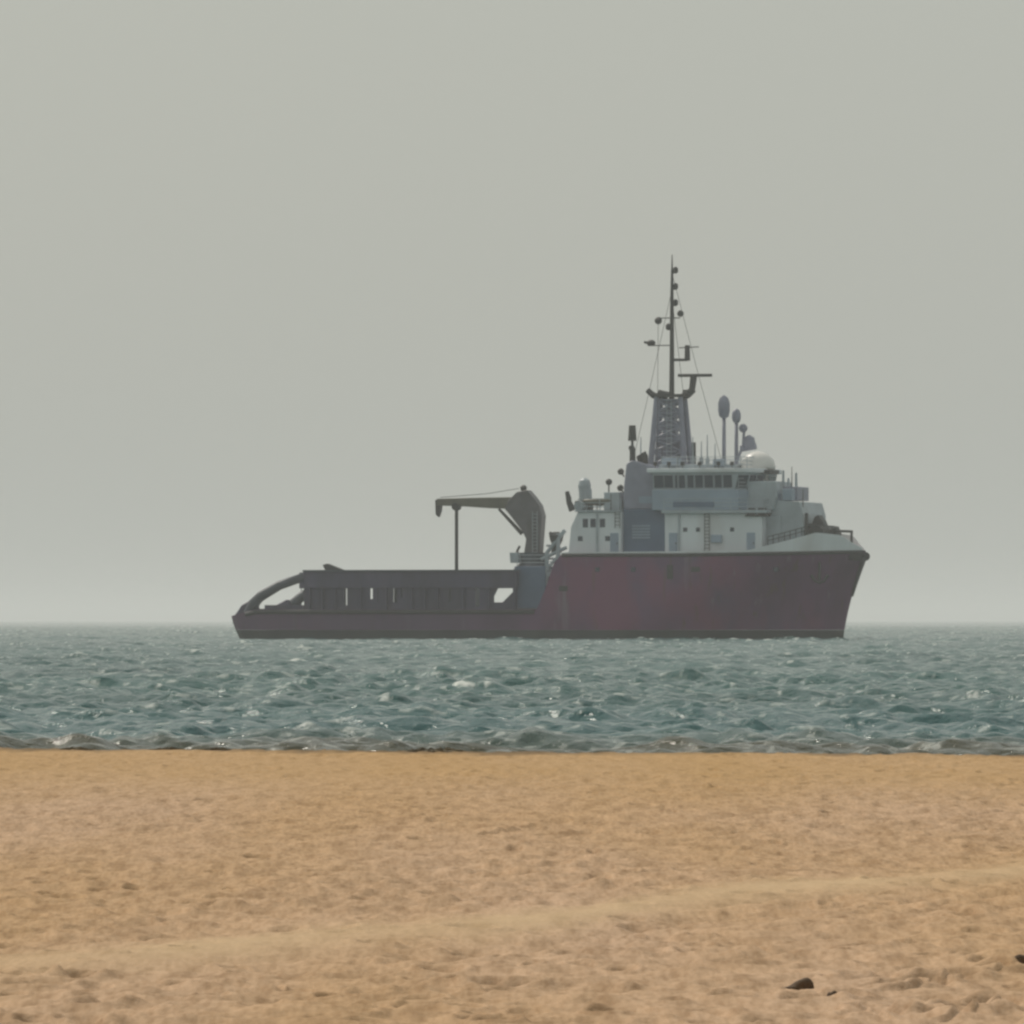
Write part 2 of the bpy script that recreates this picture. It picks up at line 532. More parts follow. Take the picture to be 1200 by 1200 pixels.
def obj(name, bm, m, parent=None, bevel=0.0, smooth=False):
    if bevel:
        bmesh.ops.bevel(bm, geom=list(bm.edges), offset=bevel, segments=1, affect='EDGES', clamp_overlap=True)
    me = bpy.data.meshes.new(name)
    bm.to_mesh(me)
    bm.free()
    if smooth:
        me.polygons.foreach_set('use_smooth', [True] * len(me.polygons))
    me.materials.append(m if not isinstance(m, str) else M[m])
    o = bpy.data.objects.new(name, me)
    COL.objects.link(o)
    if parent is not None:
        o.parent = parent
    return o

def make(name, m, parent, fn, bevel=0.0, smooth=False):
    bm = bmesh.new()
    fn(bm)
    return obj(name, bm, m, parent, bevel, smooth)

# ------------------------------------------------------------------ the ship
DIST, YAW, SHIP_X = 800.0, R(16), 3.2
cs, sn = math.cos(YAW), math.sin(YAW)
root = bpy.data.objects.new('supply_ship', None)
COL.objects.link(root)
root.location = (SHIP_X, DIST, 0)
root.rotation_euler = (0, 0, -YAW)
root['label'] = 'dark red and white supply ship with tall mast and deck crane, on the sea'
root['category'] = 'ship'

def L(px, ly=0.0):
    """metres along the ship from midships for a column of the photograph, at ly metres to port"""
    k = (px - 600) / FPX
    return (k * (DIST + ly * cs) - SHIP_X - ly * sn) / (cs + k * sn)

def H(py):
    """metres above the waterline for a row of the photograph"""
    return EYE - (py - HORIZON) / FPX * DIST

B = 7.0
STERN, STEM0, STEM1 = L(272, -5.5), L(993, 0), L(1013, 0)
DECK_A, DECK_F = H(714), H(651)
XF0, XF1 = L(638, -B), L(655, -B)

def ztop(x):
    if x < L(300, -B):
        t = max(0, min(1, (x - STERN) / (L(300, -B) - STERN)))
        return H(722) + (DECK_A - H(722)) * t
    t = max(0, min(1, (x - XF0) / (XF1 - XF0)))
    t = t * t * (3 - 2 * t)
    up = max(0, (x - 12) / 20)
    return DECK_A + (DECK_F + 0.35 * up * up - DECK_A) * t

def half(s, t):
    """half breadth at s along the hull (0 stern, 1 stem) and t up the side"""
    s0 = 0.62 + 0.16 * t
    p = 1.7 + 1.0 * t
    hb = B * (0.965 + 0.035 * t)
    if s > s0:
        q = (s - s0) / (1 - s0)
        hb *= max(0.0, 1 - q ** p)
    if s < 0.05:
        hb *= 0.86 + 0.14 * math.sqrt(max(0, 1 - ((0.05 - s) / 0.05) ** 2))
    return hb

def hull_pt(s, lev):
    """lev = fraction up from the keel line at z=-1 to the sheer"""
    xd = STERN + (STEM1 - STERN) * s
    zt = ztop(xd)
    z = -1.0 + (zt + 1.0) * lev
    t = max(0, z) / DECK_F
    xb = STEM0 - 0.4 + (STEM1 - STEM0 + 0.4) * min(1.05, t) ** 1.35
    xs = STERN + 0.9 * (1 - min(1, t * 3.0)) ** 1.5
    x = xs + (xb - xs) * s
    return x, max(0.03, half(s, min(1, t))), z

NS = 120
svals = [(k / NS) for k in range(NS + 1)]
svals = [1 - (1 - s) ** 1.25 for s in svals]

def hull_shell(bm, levs_fn, cap=True):
    P, S = [], []
    for s in svals:
        lv = levs_fn(s)
        P.append([bm.verts.new((x, y_, z)) for x, y_, z in (hull_pt(s, l) for l in lv)])
        S.append([bm.verts.new((x, -y_, z)) for x, y_, z in (hull_pt(s, l) for l in lv)])
    fs = []
    for A in (P, S):
        for a, c in zip(A, A[1:]):
            for k in range(len(a) - 1):
                fs.append(bm.faces.new((a[k], a[k + 1], c[k + 1], c[k])))
    for k in range(len(P[0]) - 1):
        fs.append(bm.faces.new((P[0][k], S[0][k], S[0][k + 1], P[0][k + 1])))
        fs.append(bm.faces.new((P[-1][k], S[-1][k], S[-1][k + 1], P[-1][k + 1])))
    if cap:
        for k in (0, -1):
            for i in range(len(P) - 1):
                fs.append(bm.faces.new((P[i][k], S[i][k], S[i + 1][k], P[i + 1][k])))
    bmesh.ops.recalc_face_normals(bm, faces=fs)

BOOT = H(738)
def lev_of(s, z):
    zt = ztop(STERN + (STEM1 - STERN) * s)
    return (z + 1.0) / (zt + 1.0)
hull = make('hull', 'hull', root, lambda bm: hull_shell(bm, lambda s: [lev_of(s, BOOT) + (1 - lev_of(s, BOOT)) * k / 8 for k in range(9)]), smooth=False)
make('boot_stripe', 'boot', hull, lambda bm: hull_shell(bm, lambda s: [0, lev_of(s, 0), lev_of(s, BOOT * 0.98)]))

# rubbing strakes and hull fittings
def along_hull(s0, s1, dz, n=60, side=-1, off=0.04):
    pts = []
    for k in range(n + 1):
        s = s0 + (s1 - s0) * k / n
        x, hb, z = hull_pt(s, 1.0)
        pts.append((x, side * (hb + off), z + dz))
    return pts
def s_of(x):
    return (x - STERN) / (STEM1 - STERN)
for side in (-1, 1):
    make('rubbing_strake', 'dark', hull, lambda bm: tube(bm, along_hull(s_of(XF1) + .005, 0.997, -0.02, side=side), 0.16))
    make('rubbing_strake', 'dark', hull, lambda bm: tube(bm, along_hull(0.03, s_of(XF0) - .004, -0.25, side=side), 0.2))
make('bow_fender', 'dark', hull, lambda bm: [tube(bm, [(STEM1 - 1.3, -1.1, DECK_F - .1), (STEM1 - .2, -.55, DECK_F - .1), (STEM1 + .12, 0, DECK_F - .15), (STEM1 - .2, .55, DECK_F - .1), (STEM1 - 1.3, 1.1, DECK_F - .1)], 0.42, seg=10),
                                             tube(bm, [(q[0] + .02, 0, q[2]) for q in (hull_pt(1.0, l) for l in (.95, .85, .75, .65, .55))], 0.3, 0.12, seg=8)], smooth=True)
def hull_side(bm, px, py, w_, h_, d_=.06):
    x = L(px, -B)
    zz = H(py)
    y_ = -half(s_of(x), min(1, zz / DECK_F))
    box(bm, x - w_ / 2, x + w_ / 2, y_ - d_, y_ + .3, zz - h_ / 2, zz + h_ / 2)
make('hull_opening', 'dark', hull, lambda bm: hull_side(bm, 785, 671, .55, 1.3))
for px in (700, 742, 905):
    make('porthole', 'glass', hull, lambda bm: hull_side(bm, px, 668, .4, .4))
for px, py in ((660, 690), (815, 668)):
    make('hull_opening', 'dark', hull, lambda bm: hull_side(bm, px, py, .8, .45))

def anchor(bm):
    x = L(958, -4.2); zz = H(672)
    y_ = -half(s_of(x), zz / DECK_F) - .12
    tube(bm, [(x, y_, zz + 1.0), (x, y_ - .05, zz - .7)], .12)
    tube(bm, [(x - .8, y_, zz - .2), (x - .4, y_, zz - .75), (x, y_, zz - .9), (x + .4, y_, zz - .75), (x + .8, y_, zz - .2)], .13)
make('anchor', 'dark', hull, anchor)

# aft working deck: cargo rails, crash rail, bulwark
ZT, ZB = H(670), H(689)
def rail_side(bm, y0, gaps, x0, x1):
    """plated cargo rail with a deep top girder and openings (x0, x1, z0, z1)"""
    ya, yb = (y0, y0 + .9) if y0 < 0 else (y0 - .9, y0)
    box(bm, x0, x1, ya, yb, ZB, ZT)
    xs = x0
    ym = (y0 + .25) if y0 < 0 else (y0 - .35)
    for g0, g1, z0 in gaps:
        if g0 > xs:
            box(bm, xs, g0, ym, ym + .1, DECK_A - .05, ZB - .003)
        if z0 > DECK_A:
            box(bm, g0, g1, ym, ym + .1, DECK_A - .05, z0)
        xs = g1
    if xs < x1:
        box(bm, xs, x1, ym, ym + .1, DECK_A - .05, ZB - .003)
XR0, XR1 = L(354, -B), L(604, -B)
def gp(a, c, zpy, y0):
    return (L(a, y0), L(c, y0), H(zpy))
GAPS = [(402.5, 407, 710), (433, 436, 702), (441, 443, 706), (460, 464.5, 706), (469, 471, 700), (525, 528, 706), (556, 561, 711), (578, 600, 706)]
SY, PY = -B + .35, B - .35
cargo = make('cargo_rail', 'rail', root, lambda bm: rail_side(bm, SY, [gp(a, c, z, SY) for a, c, z in GAPS], XR0, XR1))
make('rail_gusset', 'rail', cargo, lambda bm: prism(bm, [(L(588, SY), H(706)), (L(600, SY), H(706)), (L(600, SY), H(694))], SY + .26, SY + .34))
make('rail_gusset', 'rail', cargo, lambda bm: prism(bm, [(L(578, SY), H(689)), (L(583, SY), H(689)), (L(578, SY), H(699))], SY + .26, SY + .34))
GAPS_P = [(354.5, 358, 709), (401, 408, 709), (431, 438, 712), (459, 466, 712), (574, 603, 706)]
cargo_p = make('cargo_rail', 'rail', root, lambda bm: rail_side(bm, PY, [gp(a, c, z, PY) for a, c, z in GAPS_P], L(354, PY), L(604, PY)))
for y0, par in ((SY - .12, cargo), (PY + .12, cargo_p)):
    make('rail_capping', 'railtop', par, lambda bm: box(bm, XR0 + (0 if y0 < 0 else 1.8), XR1 + .2, y0 - .1 if y0 < 0 else y0 - .8, y0 + .8 if y0 < 0 else y0 + .1, ZT + .003, ZT + .16))
    x = XR0 + .6
    while x < XR1:
        if not any(g_[0] - .2 < x < g_[1] + .2 for g_ in [gp(a, c, z, SY) for a, c, z in GAPS]) and y0 < 0:
            make('rail_stiffener', 'rail', par, lambda bm: box(bm, x - .09, x + .09, y0 - .06, y0 + .35, DECK_A, ZB - .05))
        x += 1.25

def crash_rail(bm, side):
    yy = side * (B - .6)
    e = 0 if side < 0 else 0
    pts = [(L(276, -B) + 1.0, yy * .93, H(734)), (L(281, -B) + .5, yy * .95, H(722)), (L(291, -B) + .2, yy * .97, H(708)), (L(303, -B), yy, H(699)), (L(325, -B), yy, H(686)), (L(354, -B), yy, H(676))]
    tube(bm, pts, .6, .4, seg=10)
    tube(bm, [(L(303, -B), yy, H(699)), (L(297, -B), yy, H(715))], .22)
for side in (-1, 1):
    make('crash_rail', 'railtop', root, lambda bm: crash_rail(bm, side), smooth=True)
for yy in (SY, PY - .2):
    make('stern_bulwark', 'rail', root, lambda bm: box(bm, L(310, SY), L(354, SY), yy, yy + .2, DECK_A - .05, H(709)))
make('stern_roller', 'dark', root, lambda bm: tube(bm, [(STERN + .7, -4.6, H(724)), (STERN + .7, 4.6, H(724))], .75, seg=14), smooth=True)
for yy in (-5.3, 5.3):
    make('stern_gate', 'rail', root, lambda bm: prism(bm, [(STERN + .6, H(735)), (L(303, -5.5), H(715)), (L(297, -5.5), H(702)), (L(284, -5.5), H(709)), (L(277, -5.5), H(720)), (STERN + .1, H(730))], yy - .5, yy + .5), bevel=.08)
make('main_deck', 'deck', root, lambda bm: box(bm, STERN + 2.5, XF0 + .5, -B + 1.2, B - 1.2, DECK_A + .004, DECK_A + .05))
# long winch housing amidships between the rails
make('winch_house', 'railtop', root, lambda bm: [box(bm, L(478, 0), L(552, 0), -4.6, 4.6, DECK_A + .06, H(679)), box(bm, L(372, 0), L(392, 0), -3.8, 3.8, DECK_A + .06, H(681))], bevel=.05)
def davit(bm):
    prism(bm, [(L(380, -5.5), H(662)), (L(385, -5.5), H(660.5)), (L(409, -5.5), H(670)), (L(405, -5.5), H(675)), (L(383, -5.5), H(668))], -6.1, -5.3)
    box(bm, L(390, -5.5), L(398, -5.5), -6.0, -5.4, ZT + .16, H(667))
make('stowed_davit', 'dark', root, davit, bevel=.03)

# crane
def pedestal(bm):
    lathe(bm, [(1.9, DECK_A + .06), (1.9, H(668)), (1.3, H(660)), (1.3, H(648))], L(625, -3.5), -3.5, 18)
crane = make('crane', 'railtop', root, pedestal, smooth=False)
cx, cy = L(627, -3.5), -3.5
make('crane_base', 'blue', crane, lambda bm: [box(bm, L(603, -5.6), L(640, -5.6) , -5.7, -1.0, DECK_A + .06, H(664))], bevel=.06)
def column(bm):
    prism(bm, [(L(616, cy), H(651)), (L(634, cy), H(651)), (L(637.5, cy), H(605)), (L(634, cy), H(593)), (L(627, cy), H(583)), (L(620, cy), H(575)), (L(608, cy), H(577)), (L(598, cy), H(587)), (L(594, cy), H(597)), (L(603, cy), H(608)), (L(614, cy), H(622)), (L(619, cy), H(632))], cy - .75, cy + .75)
make('crane_column', 'column', crane, column, bevel=.06)
def boom(bm):
    prism(bm, [(L(513, cy), H(584.5)), (L(560, cy), H(583.5)), (L(602, cy), H(583)), (L(606, cy), H(597)), (L(575, cy), H(596)), (L(540, cy), H(593.5)), (L(513, cy), H(592.5))], cy - .4, cy + .4)
bo = make('crane_boom', 'crane', crane, boom, bevel=.05)
make('boom_tip', 'dark', bo, lambda bm: prism(bm, [(L(511, cy), H(586)), (L(518, cy), H(586)), (L(517, cy), H(599)), (L(514.5, cy), H(606)), (L(511.5, cy), H(603))], cy - .3, cy + .3))
make('luffing_cylinder', 'dark', crane, lambda bm: tube(bm, [(L(615, cy), cy - .95, H(626)), (L(588, cy), cy - .95, H(597))], .2, .13))
make('hoist_wire', 'dark', crane, lambda bm: tube(bm, [(L(535, cy), cy, H(594)), (L(535, cy), cy, H(668))], .17, seg=6))
make('hoist_block', 'dark', crane, lambda bm: prism(bm, [(L(532, cy), H(668)), (L(538, cy), H(668)), (L(537, cy), H(676)), (L(535, cy), H(679)), (L(533, cy), H(676))], cy - .25, cy + .25))
make('crane_lamp', 'dark', crane, lambda bm: [lathe(bm, [(.22, H(576)), (.32, H(573)), (.32, H(571)), (.12, H(569))], L(613.5, cy), cy, 10)])
make('crane_hose', 'dark', crane, lambda bm: tube(bm, [(L(606, cy), cy + .9, H(640)), (L(603, cy), cy + .9, H(646)), (L(605, cy), cy + .9, H(655)), (L(611, cy), cy + .9, H(660))], .12))
make('operator_cab', 'grey', crane, lambda bm: prism(bm, [(L(603, cy), H(648)), (L(612, cy), H(648)), (L(614, cy), H(660)), (L(604, cy), H(660))], cy - 1.7, cy - .8))

# light structure between crane and superstructure
def gantry(bm):
    for yy in (-5.4, -2.8):
        tube(bm, [(L(640, yy), yy, H(712)), (L(641, yy), yy, H(648)), (L(662, yy), yy, H(622))], .2)
        tube(bm, [(L(654, yy), yy, H(712)), (L(654, yy), yy, H(626))], .2)
        tube(bm, [(L(634, yy), yy, H(656)), (L(664, yy), yy, H(642))], .16)
        tube(bm, [(L(640, yy), yy, H(668)), (L(656, yy), yy, H(650))], .14)
    for zz in (640, 655, 670):
        tube(bm, [(L(641, -5.4), -5.4, H(zz)), (L(641, -5.4), -2.8, H(zz))], .1)
    box(bm, L(632, -5.5), L(668, -5.5), -5.6, -2.6, H(676), H(671))
make('access_gantry', 'grey', root, gantry)
make('fire_monitor', 'dark', root, lambda bm: [lathe(bm, [(.5, H(648)), (.35, H(640)), (.6, H(634)), (.7, H(628)), (.3, H(624))], L(652, -5), -5, 12), tube(bm, [(L(652, -5), -5, H(630)), (L(644, -5), -5, H(625))], .22, .15)])
make('gangway_ladder', 'grey', root, lambda bm: [tube(bm, [(L(646, -6.6), -6.6, H(702)), (L(661, -6.6), -6.6, H(652))], .12), tube(bm, [(L(643, -6.4), -6.0, H(702)), (L(658, -6.4), -6.0, H(652))], .12)])

# railings
def railing(bm, pts, z, h=1.05, step=1.4, r=.035):
    for a, c in zip(pts, pts[1:]):
        a, c = Vector((*a, 0)), Vector((*c, 0))
        nn = max(1, int((c - a).length / step))
        for k in range(nn + 1):
            p = a.lerp(c, k / nn)
            tube(bm, [(p.x, p.y, z), (p.x, p.y, z + h)], r, seg=5)
        for q in (1.0, .66, .33):
            tube(bm, [(a.x, a.y, z + h * q), (c.x, c.y, z + h * q)], r, seg=5)

# ---- superstructure
W = 6.0
Z0, Z1, Z2, Z3, Z4 = DECK_F - .02, H(603), H(576), H(556), H(546)
aft0, aft1 = L(666, -W), L(728, -W)
house = make('deckhouse', 'white', root, lambda bm: prism(bm, [(aft0, Z0), (aft1, Z0), (aft1, H(601)), (aft0 + .9, H(601)), (aft0 + .25, H(618))], -W, W), bevel=.05)
make('deck_edge', 'grey', house, lambda bm: box(bm, aft0 + .7, aft1 - .01, -W - .25, W + .25, H(601) + .003, H(599)))
f0, f1 = L(779, -W), L(893, -W)
fore = make('deckhouse', 'white', root, lambda bm: box(bm, f0, f1, -W, W, Z0, Z1), bevel=.05)
make('deck_edge', 'grey', fore, lambda bm: box(bm, f0 - .2, f1 + .5, -W - .45, W + .45, Z1 + .003, H(599.5)))
step_ = make('deckhouse', 'grey', root, lambda bm: box(bm, f1 + .003, L(915, -4.6), -4.6, 4.6, Z0, H(606)), bevel=.05)

def side_windows(parent, pxs, zz, yface, w_=.6, h_=.6, m='glass'):
    for px in pxs:
        x = L(px, yface)
        make('window', m, parent, lambda bm: box(bm, x - w_ / 2, x + w_ / 2, yface - .03, yface + .05, H(zz) - h_ / 2, H(zz) + h_ / 2))
side_windows(house, (686, 695, 706), 614, -W, .5, .8)
side_windows(house, (680, 712), 632, -W, .45, .45)
side_windows(fore, (803, 818, 858), 622, -W, .38, .38)
def door(parent, px, yface, z):
    x = L(px, yface)
    d = make('door', 'bluelight', parent, lambda bm: box(bm, x - .4, x + .4, yface - .05, yface + .05, z + .15, z + 2.05), bevel=.02)
    make('handle', 'dark', d, lambda bm: box(bm, x + .22, x + .32, yface - .1, yface - .04, z + 1.0, z + 1.15))
door(house, 720, -W, Z0)
door(fore, 789, -W, Z0)
door(fore, 880, -W, Z0)
make('fender_line', 'dark', fore, lambda bm: box(bm, L(802, -W), L(905, -W), -W - .12, -W - .004, H(651), H(647)))

# recessed machinery casing with funnels between the two houses
c0, c1 = L(729, -5.3), L(780, -5.3)
casing = make('machinery_casing', 'blue', root, lambda bm: box(bm, aft1 + .003, f0 - .003, -5.3, 5.3, Z0, H(598)), bevel=.05)
make('louvre_panel', 'bluelight', casing, lambda bm: [box(bm, L(741, -5.3), L(762, -5.3), -5.36, -5.2, H(632 - 3.4 * k), H(630 - 3.4 * k)) for k in range(5)])
for yy in (-5.0, 2.6):
    fn = make('exhaust_funnel', 'mast', root, lambda bm: prism(bm, [(L(731, yy), H(598) + .003), (L(771, yy), H(598) + .003), (L(770, yy), H(553)), (L(764, yy), H(548)), (L(740, yy), H(541)), (L(734, yy), H(545)), (L(731, yy), H(570))], yy, yy + 2.4), bevel=.08)
    make('funnel_band', 'bluelight', fn, lambda bm: box(bm, L(750, yy) - .1, L(767, yy), yy - .03, yy + 2.43, H(591), H(583)))
    for k, (px, t_) in enumerate(((739, 524), (752, 532), (745, 535))):
        make('exhaust_pipe', 'dark', fn, lambda bm: tube(bm, [(L(px, yy), yy + .7 + .5 * k, H(546)), (L(px, yy), yy + .7 + .5 * k, H(t_ + 4)), (L(px - 2, yy), yy + .7 + .5 * k, H(t_))], .3, .26))

# wheelhouse
w0, w1 = L(765, -W), L(871, -W)
bridge_deck = make('bridge_deck_bulwark', 'bluelight', root, lambda bm: plan(bm, [(w0, -W - .3), (L(866, -W), -W - .3), (L(872, -W) + .8, -3.4), (L(872, -W) + .8, 3.4), (L(866, -W), W + .3), (w0, W + .3)], H(599.4), Z2), bevel=.04)
make('painted_bulwark_shadow', 'blue', bridge_deck, lambda bm: box(bm, L(790, -W), L(838, -W), -W - .34, -W - .25, H(596), H(590)))  # dark blue strip on the bulwark side, a shadow put in as colour
def wheel(bm):
    pts0 = [(w0, -W + .1), (w1 - .9, -W + .1), (w1, -W + 1.1), (w1 + .7, -2.2), (w1 + .7, 2.2), (w1, W - 1.1), (w1 - .9, W - .1), (w0, W - .1)]
    a = [bm.verts.new((x, y_, Z2 + .003)) for x, y_ in pts0]
    c = [bm.verts.new((x + (.45 if x > w0 + 1 else 0), y_ * 1.03, Z3)) for x, y_ in pts0]
    fs = [bm.faces.new(a), bm.faces.new(c[::-1])]
    for i in range(len(a)):
        fs.append(bm.faces.new((a[i], c[i], c[(i + 1) % len(a)], a[(i + 1) % len(a)])))
    bmesh.ops.recalc_face_normals(bm, faces=fs)
wh = make('wheelhouse', 'grey', root, wheel)
def pane(bm, p0, p1, z0, z1, out_):
    """a glazed pane standing 3 cm proud between two plan points"""
    p0, p1 = Vector((*p0, 0)), Vector((*p1, 0))
    d = (p1 - p0).normalized()
    nrm = Vector((d.y, -d.x, 0))
    vs = []
    for q, (o0, o1) in ((-.02, (z0, z1)), (out_, (z0, z1))):
        for p, zz in ((p0, o0), (p1, o0), (p1, o1), (p0, o1)):
            lean = (zz - Z2) / (Z3 - Z2)
            pp = p + nrm * q
            vs.append(bm.verts.new((pp.x + .45 * lean * LEAN, pp.y * (1 + .03 * lean), zz)))
    fs = []
    for f in ((0, 1, 2, 3), (7, 6, 5, 4), (0, 4, 5, 1), (1, 5, 6, 2), (2, 6, 7, 3), (3, 7, 4, 0)):
        fs.append(bm.faces.new([vs[i] for i in f]))
    bmesh.ops.recalc_face_normals(bm, faces=fs)
zw0, zw1 = H(573.5), H(559)
LEAN = 0
ym = -W + .1
for a, c in ((767, 778), (779, 789), (791.5, 794), (796, 803), (806, 813), (815, 824), (826, 836), (838, 846), (848, 858)):
    make('window', 'glass', wh, lambda bm: pane(bm, (L(a, ym), ym), (L(c, ym), ym), zw0, zw1, .06))
for a, c in ((767, 790), (796, 813), (815, 836), (838, 858)):
    make('window', 'glass', wh, lambda bm: pane(bm, (L(c, ym) - 1, -ym), (L(a, ym), -ym), zw0, zw1, .06))
LEAN = 1
corners = [(w1 - .9, -W + .1), (w1, -W + 1.1), (w1 + .7, -2.2), (w1 + .7, 2.2), (w1, W - 1.1), (w1 - .9, W - .1)]
for (p, q), nn in zip(zip(corners, corners[1:]), (1, 2, 3, 2, 1)):
    p, q = Vector(p), Vector(q)
    for k in range(nn):
        a, c = p.lerp(q, (k + .08) / nn), p.lerp(q, (k + .92) / nn)
        make('window', 'glass', wh, lambda bm: pane(bm, a, c, zw0, zw1, .04))
roof = make('roof', 'white', wh, lambda bm: plan(bm, [(w0 - .5, -W - .3), (w1 - .6, -W - .3), (w1 + .9, -W + 1), (w1 + 1.5, -2.2), (w1 + 1.5, 2.2), (w1 + .9, W - 1), (w1 - .6, W + .3), (w0 - .5, W + .3)], Z3 + .003, H(551)), bevel=.05)
make('monkey_island', 'grey', wh, lambda bm: box(bm, L(772, -4), L(862, -4), -4, 4, H(551) + .003, Z4), bevel=.05)
make('railing', 'grey', wh, lambda bm: railing(bm, [(L(775, -5.6), -5.6), (L(868, -5.6), -5.6), (L(868, -5.6) + 1, 0), (L(868, -5.6), 5.6), (L(775, -5.6), 5.6)], H(551)))
make('railing', 'grey', bridge_deck, lambda bm: railing(bm, [(L(872, -W) + .7, -3.4), (L(866, -W), -W - .2)], Z2))
make('bridge_wing', 'grey', root, lambda bm: prism(bm, [(L(874, -5), H(599.4)), (L(908, -5) - .2, H(599.4)), (L(910, -5), H(583)), (L(908, -5), H(566)), (L(876, -5), H(566))], -4.9, 1.5), bevel=.08)
side_windows(wh, (), 566, -W)

def satdome(bm):
    x = L(888, -1.5)
    lathe(bm, [(1.0, H(567)), (1.0, H(553)), (1.62, H(552)), (1.66, H(548)), (1.5, H(541)), (1.05, H(535)), (.5, H(531.5)), (.05, H(530.5))], x, -1.5, 24)
dm = make('satellite_dome', 'dome', root, satdome, smooth=True)
make('dome_base', 'dark', dm, lambda bm: box(bm, L(870, -1.5), L(908, -1.5), -3.2, .2, H(557), H(552.5)))

# fore block in front of the wheelhouse
make('life_raft_rack', 'dark', root, lambda bm: [tube(bm, [(L(px, -5.9), -5.9, H(602)), (L(px + 9, -5.9), -5.9, H(602))], .38, seg=10) for px in (876, 889)] + [box(bm, L(874, -5.9), L(901, -5.9), -6.2, -5.5, H(607), H(605))])
make('railing', 'grey', fore, lambda bm: railing(bm, [(f0, -W - .3), (f1 + .3, -W - .3), (f1 + .3, W + .3), (f0, W + .3)], H(599.5)))
make('railing', 'grey', house, lambda bm: railing(bm, [(aft1, -W - .1), (aft0 + 1, -W - .1), (aft0 + 1, W + .1), (aft1, W + .1)], H(599)))
make('breakwater', 'grey', root, lambda bm: prism(bm, [(L(905, -4), Z0), (L(944, -4), Z0), (L(942, -4), H(604)), (L(938, -4), H(590)), (L(905, -4), H(588))], -4.4, 4.4), bevel=.05)
make('breakwater_locker', 'mast', root, lambda bm: box(bm, L(917, -2), L(935, -2), -2.2, 2.2, H(588) + .003, H(572)), bevel=.05)
for px, t_ in ((918, 553), (924, 562), (933, 556)):
    make('deck_post', 'grey', root, lambda bm: tube(bm, [(L(px, -2), -2, H(573)), (L(px, -2), -2, H(t_))], .14, .1))
make('deck_post', 'dark', root, lambda bm: tube(bm, [(L(945, -4.2), -4.2, H(630)), (L(945, -4.2), -4.2, H(603))], .16))
def windlass(bm):
    yy = -1.5
    prism(bm, [(L(950, yy), Z0), (L(972, yy), Z0), (L(970, yy), H(622)), (L(966, yy), H(612)), (L(961, yy), H(605)), (L(957, yy), H(607)), (L(952, yy), H(620))], yy - .8, yy + .8)
    tube(bm, [(L(962, yy), yy - 2, H(626)), (L(962, yy), yy + 5, H(626))], .75, seg=12)
make('anchor_windlass', 'dark', root, windlass)
make('bow_rail', 'dark', root, lambda bm: [tube(bm, [(L(970, 0), -1.2, H(624)), (L(988, 0), -.8, H(623.5)), (L(999, 0), 0, H(624))], .12), tube(bm, [(L(975, 0), -1.0, H(640)), (L(976, 0), -1.0, H(622))], .12), tube(bm, [(L(998, 0), 0, H(642)), (L(998, 0), 0, H(624))], .12)])

# white bulwark round the forecastle
def bulwark_top(x):
    xs = [L(640, -B), L(668, -B), L(880, -W), L(925, -5), L(955, -4), L(985, -2), L(1001, 0), L(1013, 0)]
    hs = [.0, .15, .25, 1.1, 1.75, 1.45, .75, .15]
    return float(np.interp(x, xs, hs))
def fbulwark(bm):
    s0 = s_of(XF1) + .002
    A = []
    for side in (-1, 1):
        row = []
        for k in range(61):
            s = s0 + (.996 - s0) * k / 60
            x, hb, z = hull_pt(s, 1.0)
            h_ = bulwark_top(x) + .1
            row.append([bm.verts.new((x + q[2], side * max(.02, hb * q[0] - q[3]), z + q[1])) for q in ((1, .1, 0, .0), (1, h_, .12 * h_ * (x > 20), -.02 * h_), (1, h_, .12 * h_ * (x > 20), .14), (1, .1, 0, .14))])
        A.append(row)
        fs = []
        for a, c in zip(row, row[1:]):
            for k in range(3):
                fs.append(bm.faces.new((a[k], a[k + 1], c[k + 1], c[k])))
        bmesh.ops.recalc_face_normals(bm, faces=fs)
make('forecastle_bulwark', 'white', root, fbulwark)

# items on the aft deckhouse roof
zr = H(599)
make('deck_davit', 'dark', root, lambda bm: [tube(bm, [(L(671, -5), -5, zr), (L(667, -5), -5, H(590)), (L(664.5, -5), -5, H(577))], .35, .2), tube(bm, [(L(664.5, -5), -5, H(578)), (L(668, -5), -5, H(586))], .18)])
make('fire_monitor', 'grey', root, lambda bm: [lathe(bm, [(.85, zr), (.75, H(592)), (.5, H(588)), (.55, H(576)), (.62, H(570)), (.5, H(564)), (.2, H(561))], L(685, -3), -3, 12), tube(bm, [(L(685, -3), -3, H(567)), (L(691, -3), -3, H(575)), (L(692, -3), -3, H(598))], .2, .2)])
make('ventilator', 'dark', root, lambda bm: [lathe(bm, [(.3, zr), (.3, H(592)), (.5, H(591)), (.4, H(588))], L(679, -4.5), -4.5, 10), lathe(bm, [(.28, zr), (.28, H(590)), (.5, H(589)), (.4, H(586))], L(692, -4.5), -4.5, 10)])
make('deck_locker', 'grey', root, lambda bm: box(bm, L(711, -4), L(729, -4), -5, -1, zr + .003, H(578)), bevel=.05)
for px, py in ((713.5, 566), (727, 573), (727.5, 554)):
    make('searchlight', 'dark', root, lambda bm: [ball(bm, (L(px, -4), -4, H(py)), .32), tube(bm, [(L(px, -4), -4, H(py)), (L(px + (0 if px < 720 else 4), -4), -4, H(579 if px < 720 else py + 6))], .07)])
make('antenna', 'dark', root, lambda bm: [tube(bm, [(L(741, -3), -3, H(545)), (L(741, -3), -3, H(515))], .12), tube(bm, [(L(741, -3), -3, H(518)), (L(741, -3), -3, H(500))], .42, .32, seg=10)])

